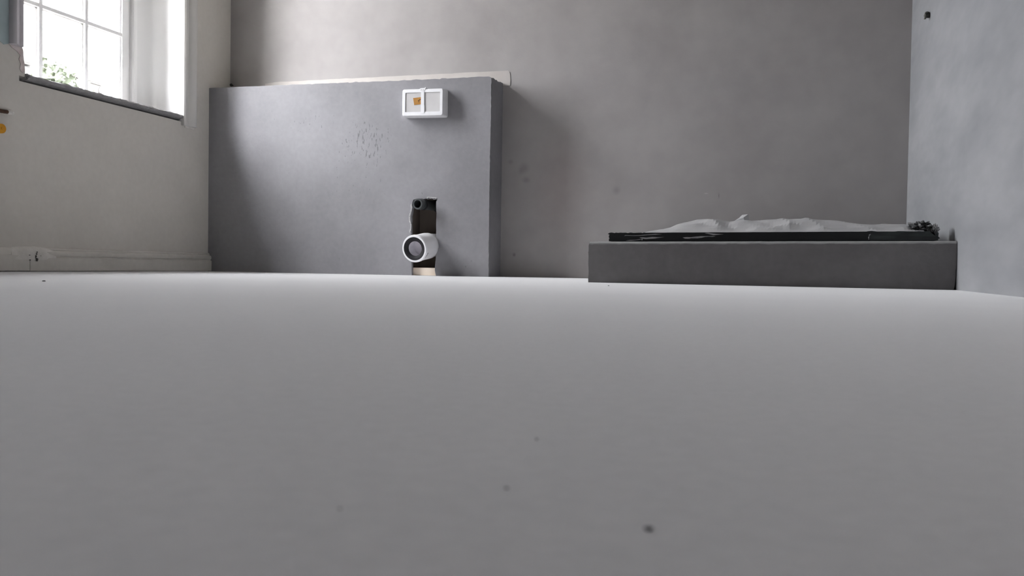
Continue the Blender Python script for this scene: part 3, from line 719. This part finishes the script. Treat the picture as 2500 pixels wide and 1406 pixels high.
# grit lying on the floor
for i, (x, y, r, lb) in enumerate(((-.0214, .1574, .0008, 'largest dark grit speck in the near floor'), (-.0629, .229, .0004, 'tiny grit speck on the floor, farthest of the near ones'),
                                   (-.0549, .1758, .00045, 'small grit speck left of the largest one'), (-.0812, .1494, .00035, 'tiny grit speck nearest the left foreground'),
                                   (-1.5076, 1.4506, .0035, 'dark flake on the floor near the left skirting'), (-.4244, 2.2476, .0022, 'tiny dark flake on the floor before the plinth'))):
    bm = bmesh.new(); lump(bm, (x, y, r*.30), (r, r, r*.38), i+1, amp=.35, sub=2)
    obj('grit_speck', bm, 'dirt', origin=(x, y, 0), label=lb, cat='grit', smooth=60, group='grit on the floor')

# ================================================================== OUTSIDE THE WINDOW
obj('ground', bbox(-40, XL-TH-.001, -30, 40, -.30, -.15), 'ground', kind=STR, label='pale gravel yard outside the window', cat='ground')
GW = thing('garden_wall', (-6.7, 7.0, -.15), 'weathered stone garden wall seen through the right window pane', 'garden wall')
obj('mortar', bbox(-6.86, -6.54, 5.7, 7.04, -.15, 1.86), 'mortar', parent=GW)
rnd = random.Random(4); protos = []
for k in range(6):
    b = bmesh.new(); res = bmesh.ops.create_cube(b, size=1)
    bmesh.ops.bevel(b, geom=b.edges[:], offset=.14, segments=1, affect='EDGES')
    for v in b.verts: v.co += Vector([rnd.uniform(-.05, .05) for _ in range(3)])
    me = bpy.data.meshes.new('stone'); b.to_mesh(me); b.free(); me.materials.append(MT['stone']); protos.append(me)
z = -.15
while z < 1.80:
    hh = rnd.uniform(.11, .19); y = 5.7-rnd.uniform(0, .1)
    while y < 7.0:
        ww = min(rnd.uniform(.18, .42), 7.06-y)
        if ww > .07:
            o = bpy.data.objects.new('stone', protos[rnd.randrange(6)]); COL.objects.link(o); o.parent = GW
            o.location = (-6.56+6.7+rnd.uniform(-.02, .03), y+ww/2-7.0, z+hh/2+.15); o.scale = (.12, ww-.015, hh-.015)
        y += ww
    z += hh
def bush(name, c, r, n, seed, label, cat, stems):
    t = thing(name, (c[0], c[1], -.15), label, cat); rnd = random.Random(seed)
    b = bmesh.new()
    for i in range(n):
        d = Vector((rnd.gauss(0, 1), rnd.gauss(0, 1), rnd.gauss(0, 1))).normalized()
        rad = rnd.uniform(.45, 1)**.5*(1+.35*noise.noise(d*2.2+Vector((seed, 0, 0))))
        p = Vector((c[0]+d.x*r[0]*rad, c[1]+d.y*r[1]*rad, c[2]+d.z*r[2]*rad))
        u = Vector((rnd.uniform(-1, 1), rnd.uniform(-1, 1), rnd.uniform(-.6, 1))).normalized(); w = u.orthogonal().normalized(); s = rnd.uniform(.03, .06)
        q = [b.verts.new(p-u*s), b.verts.new(p+w*s*.45+u.cross(w)*s*.1), b.verts.new(p+u*s), b.verts.new(p-w*s*.45+u.cross(w)*s*.1)]
        b.faces.new(q)
    tag(obj('foliage', b, 'leaf', parent=t), kind='stuff')
    b = bmesh.new()
    for i in range(stems):
        d = Vector((rnd.uniform(-.6, .6)*r[0], rnd.uniform(-.6, .6)*r[1], 0))
        tube(b, [(c[0], c[1], -.15), (c[0]+d.x*.4, c[1]+d.y*.4, c[2]*.5), (c[0]+d.x, c[1]+d.y, c[2]+r[2]*.6)], [.03, .02, .008], 6)
    obj('stems', b, 'twig', parent=t)
bush('hedge', (-7.9, 6.75, 1.45), (.45, .75, .78), 5200, 2, 'green hedge rising above the stone garden wall outside', 'hedge', 6)
bush('shrub', (-5.75, 5.60, .98), (.40, .36, .62), 3800, 5, 'leafy shrub low in the middle window pane outside', 'shrub', 6)
bush('shrub', (-5.75, 4.72, .95), (.35, .34, .62), 2000, 9, 'leafy shrub low in the leftmost window pane outside', 'shrub', 5)
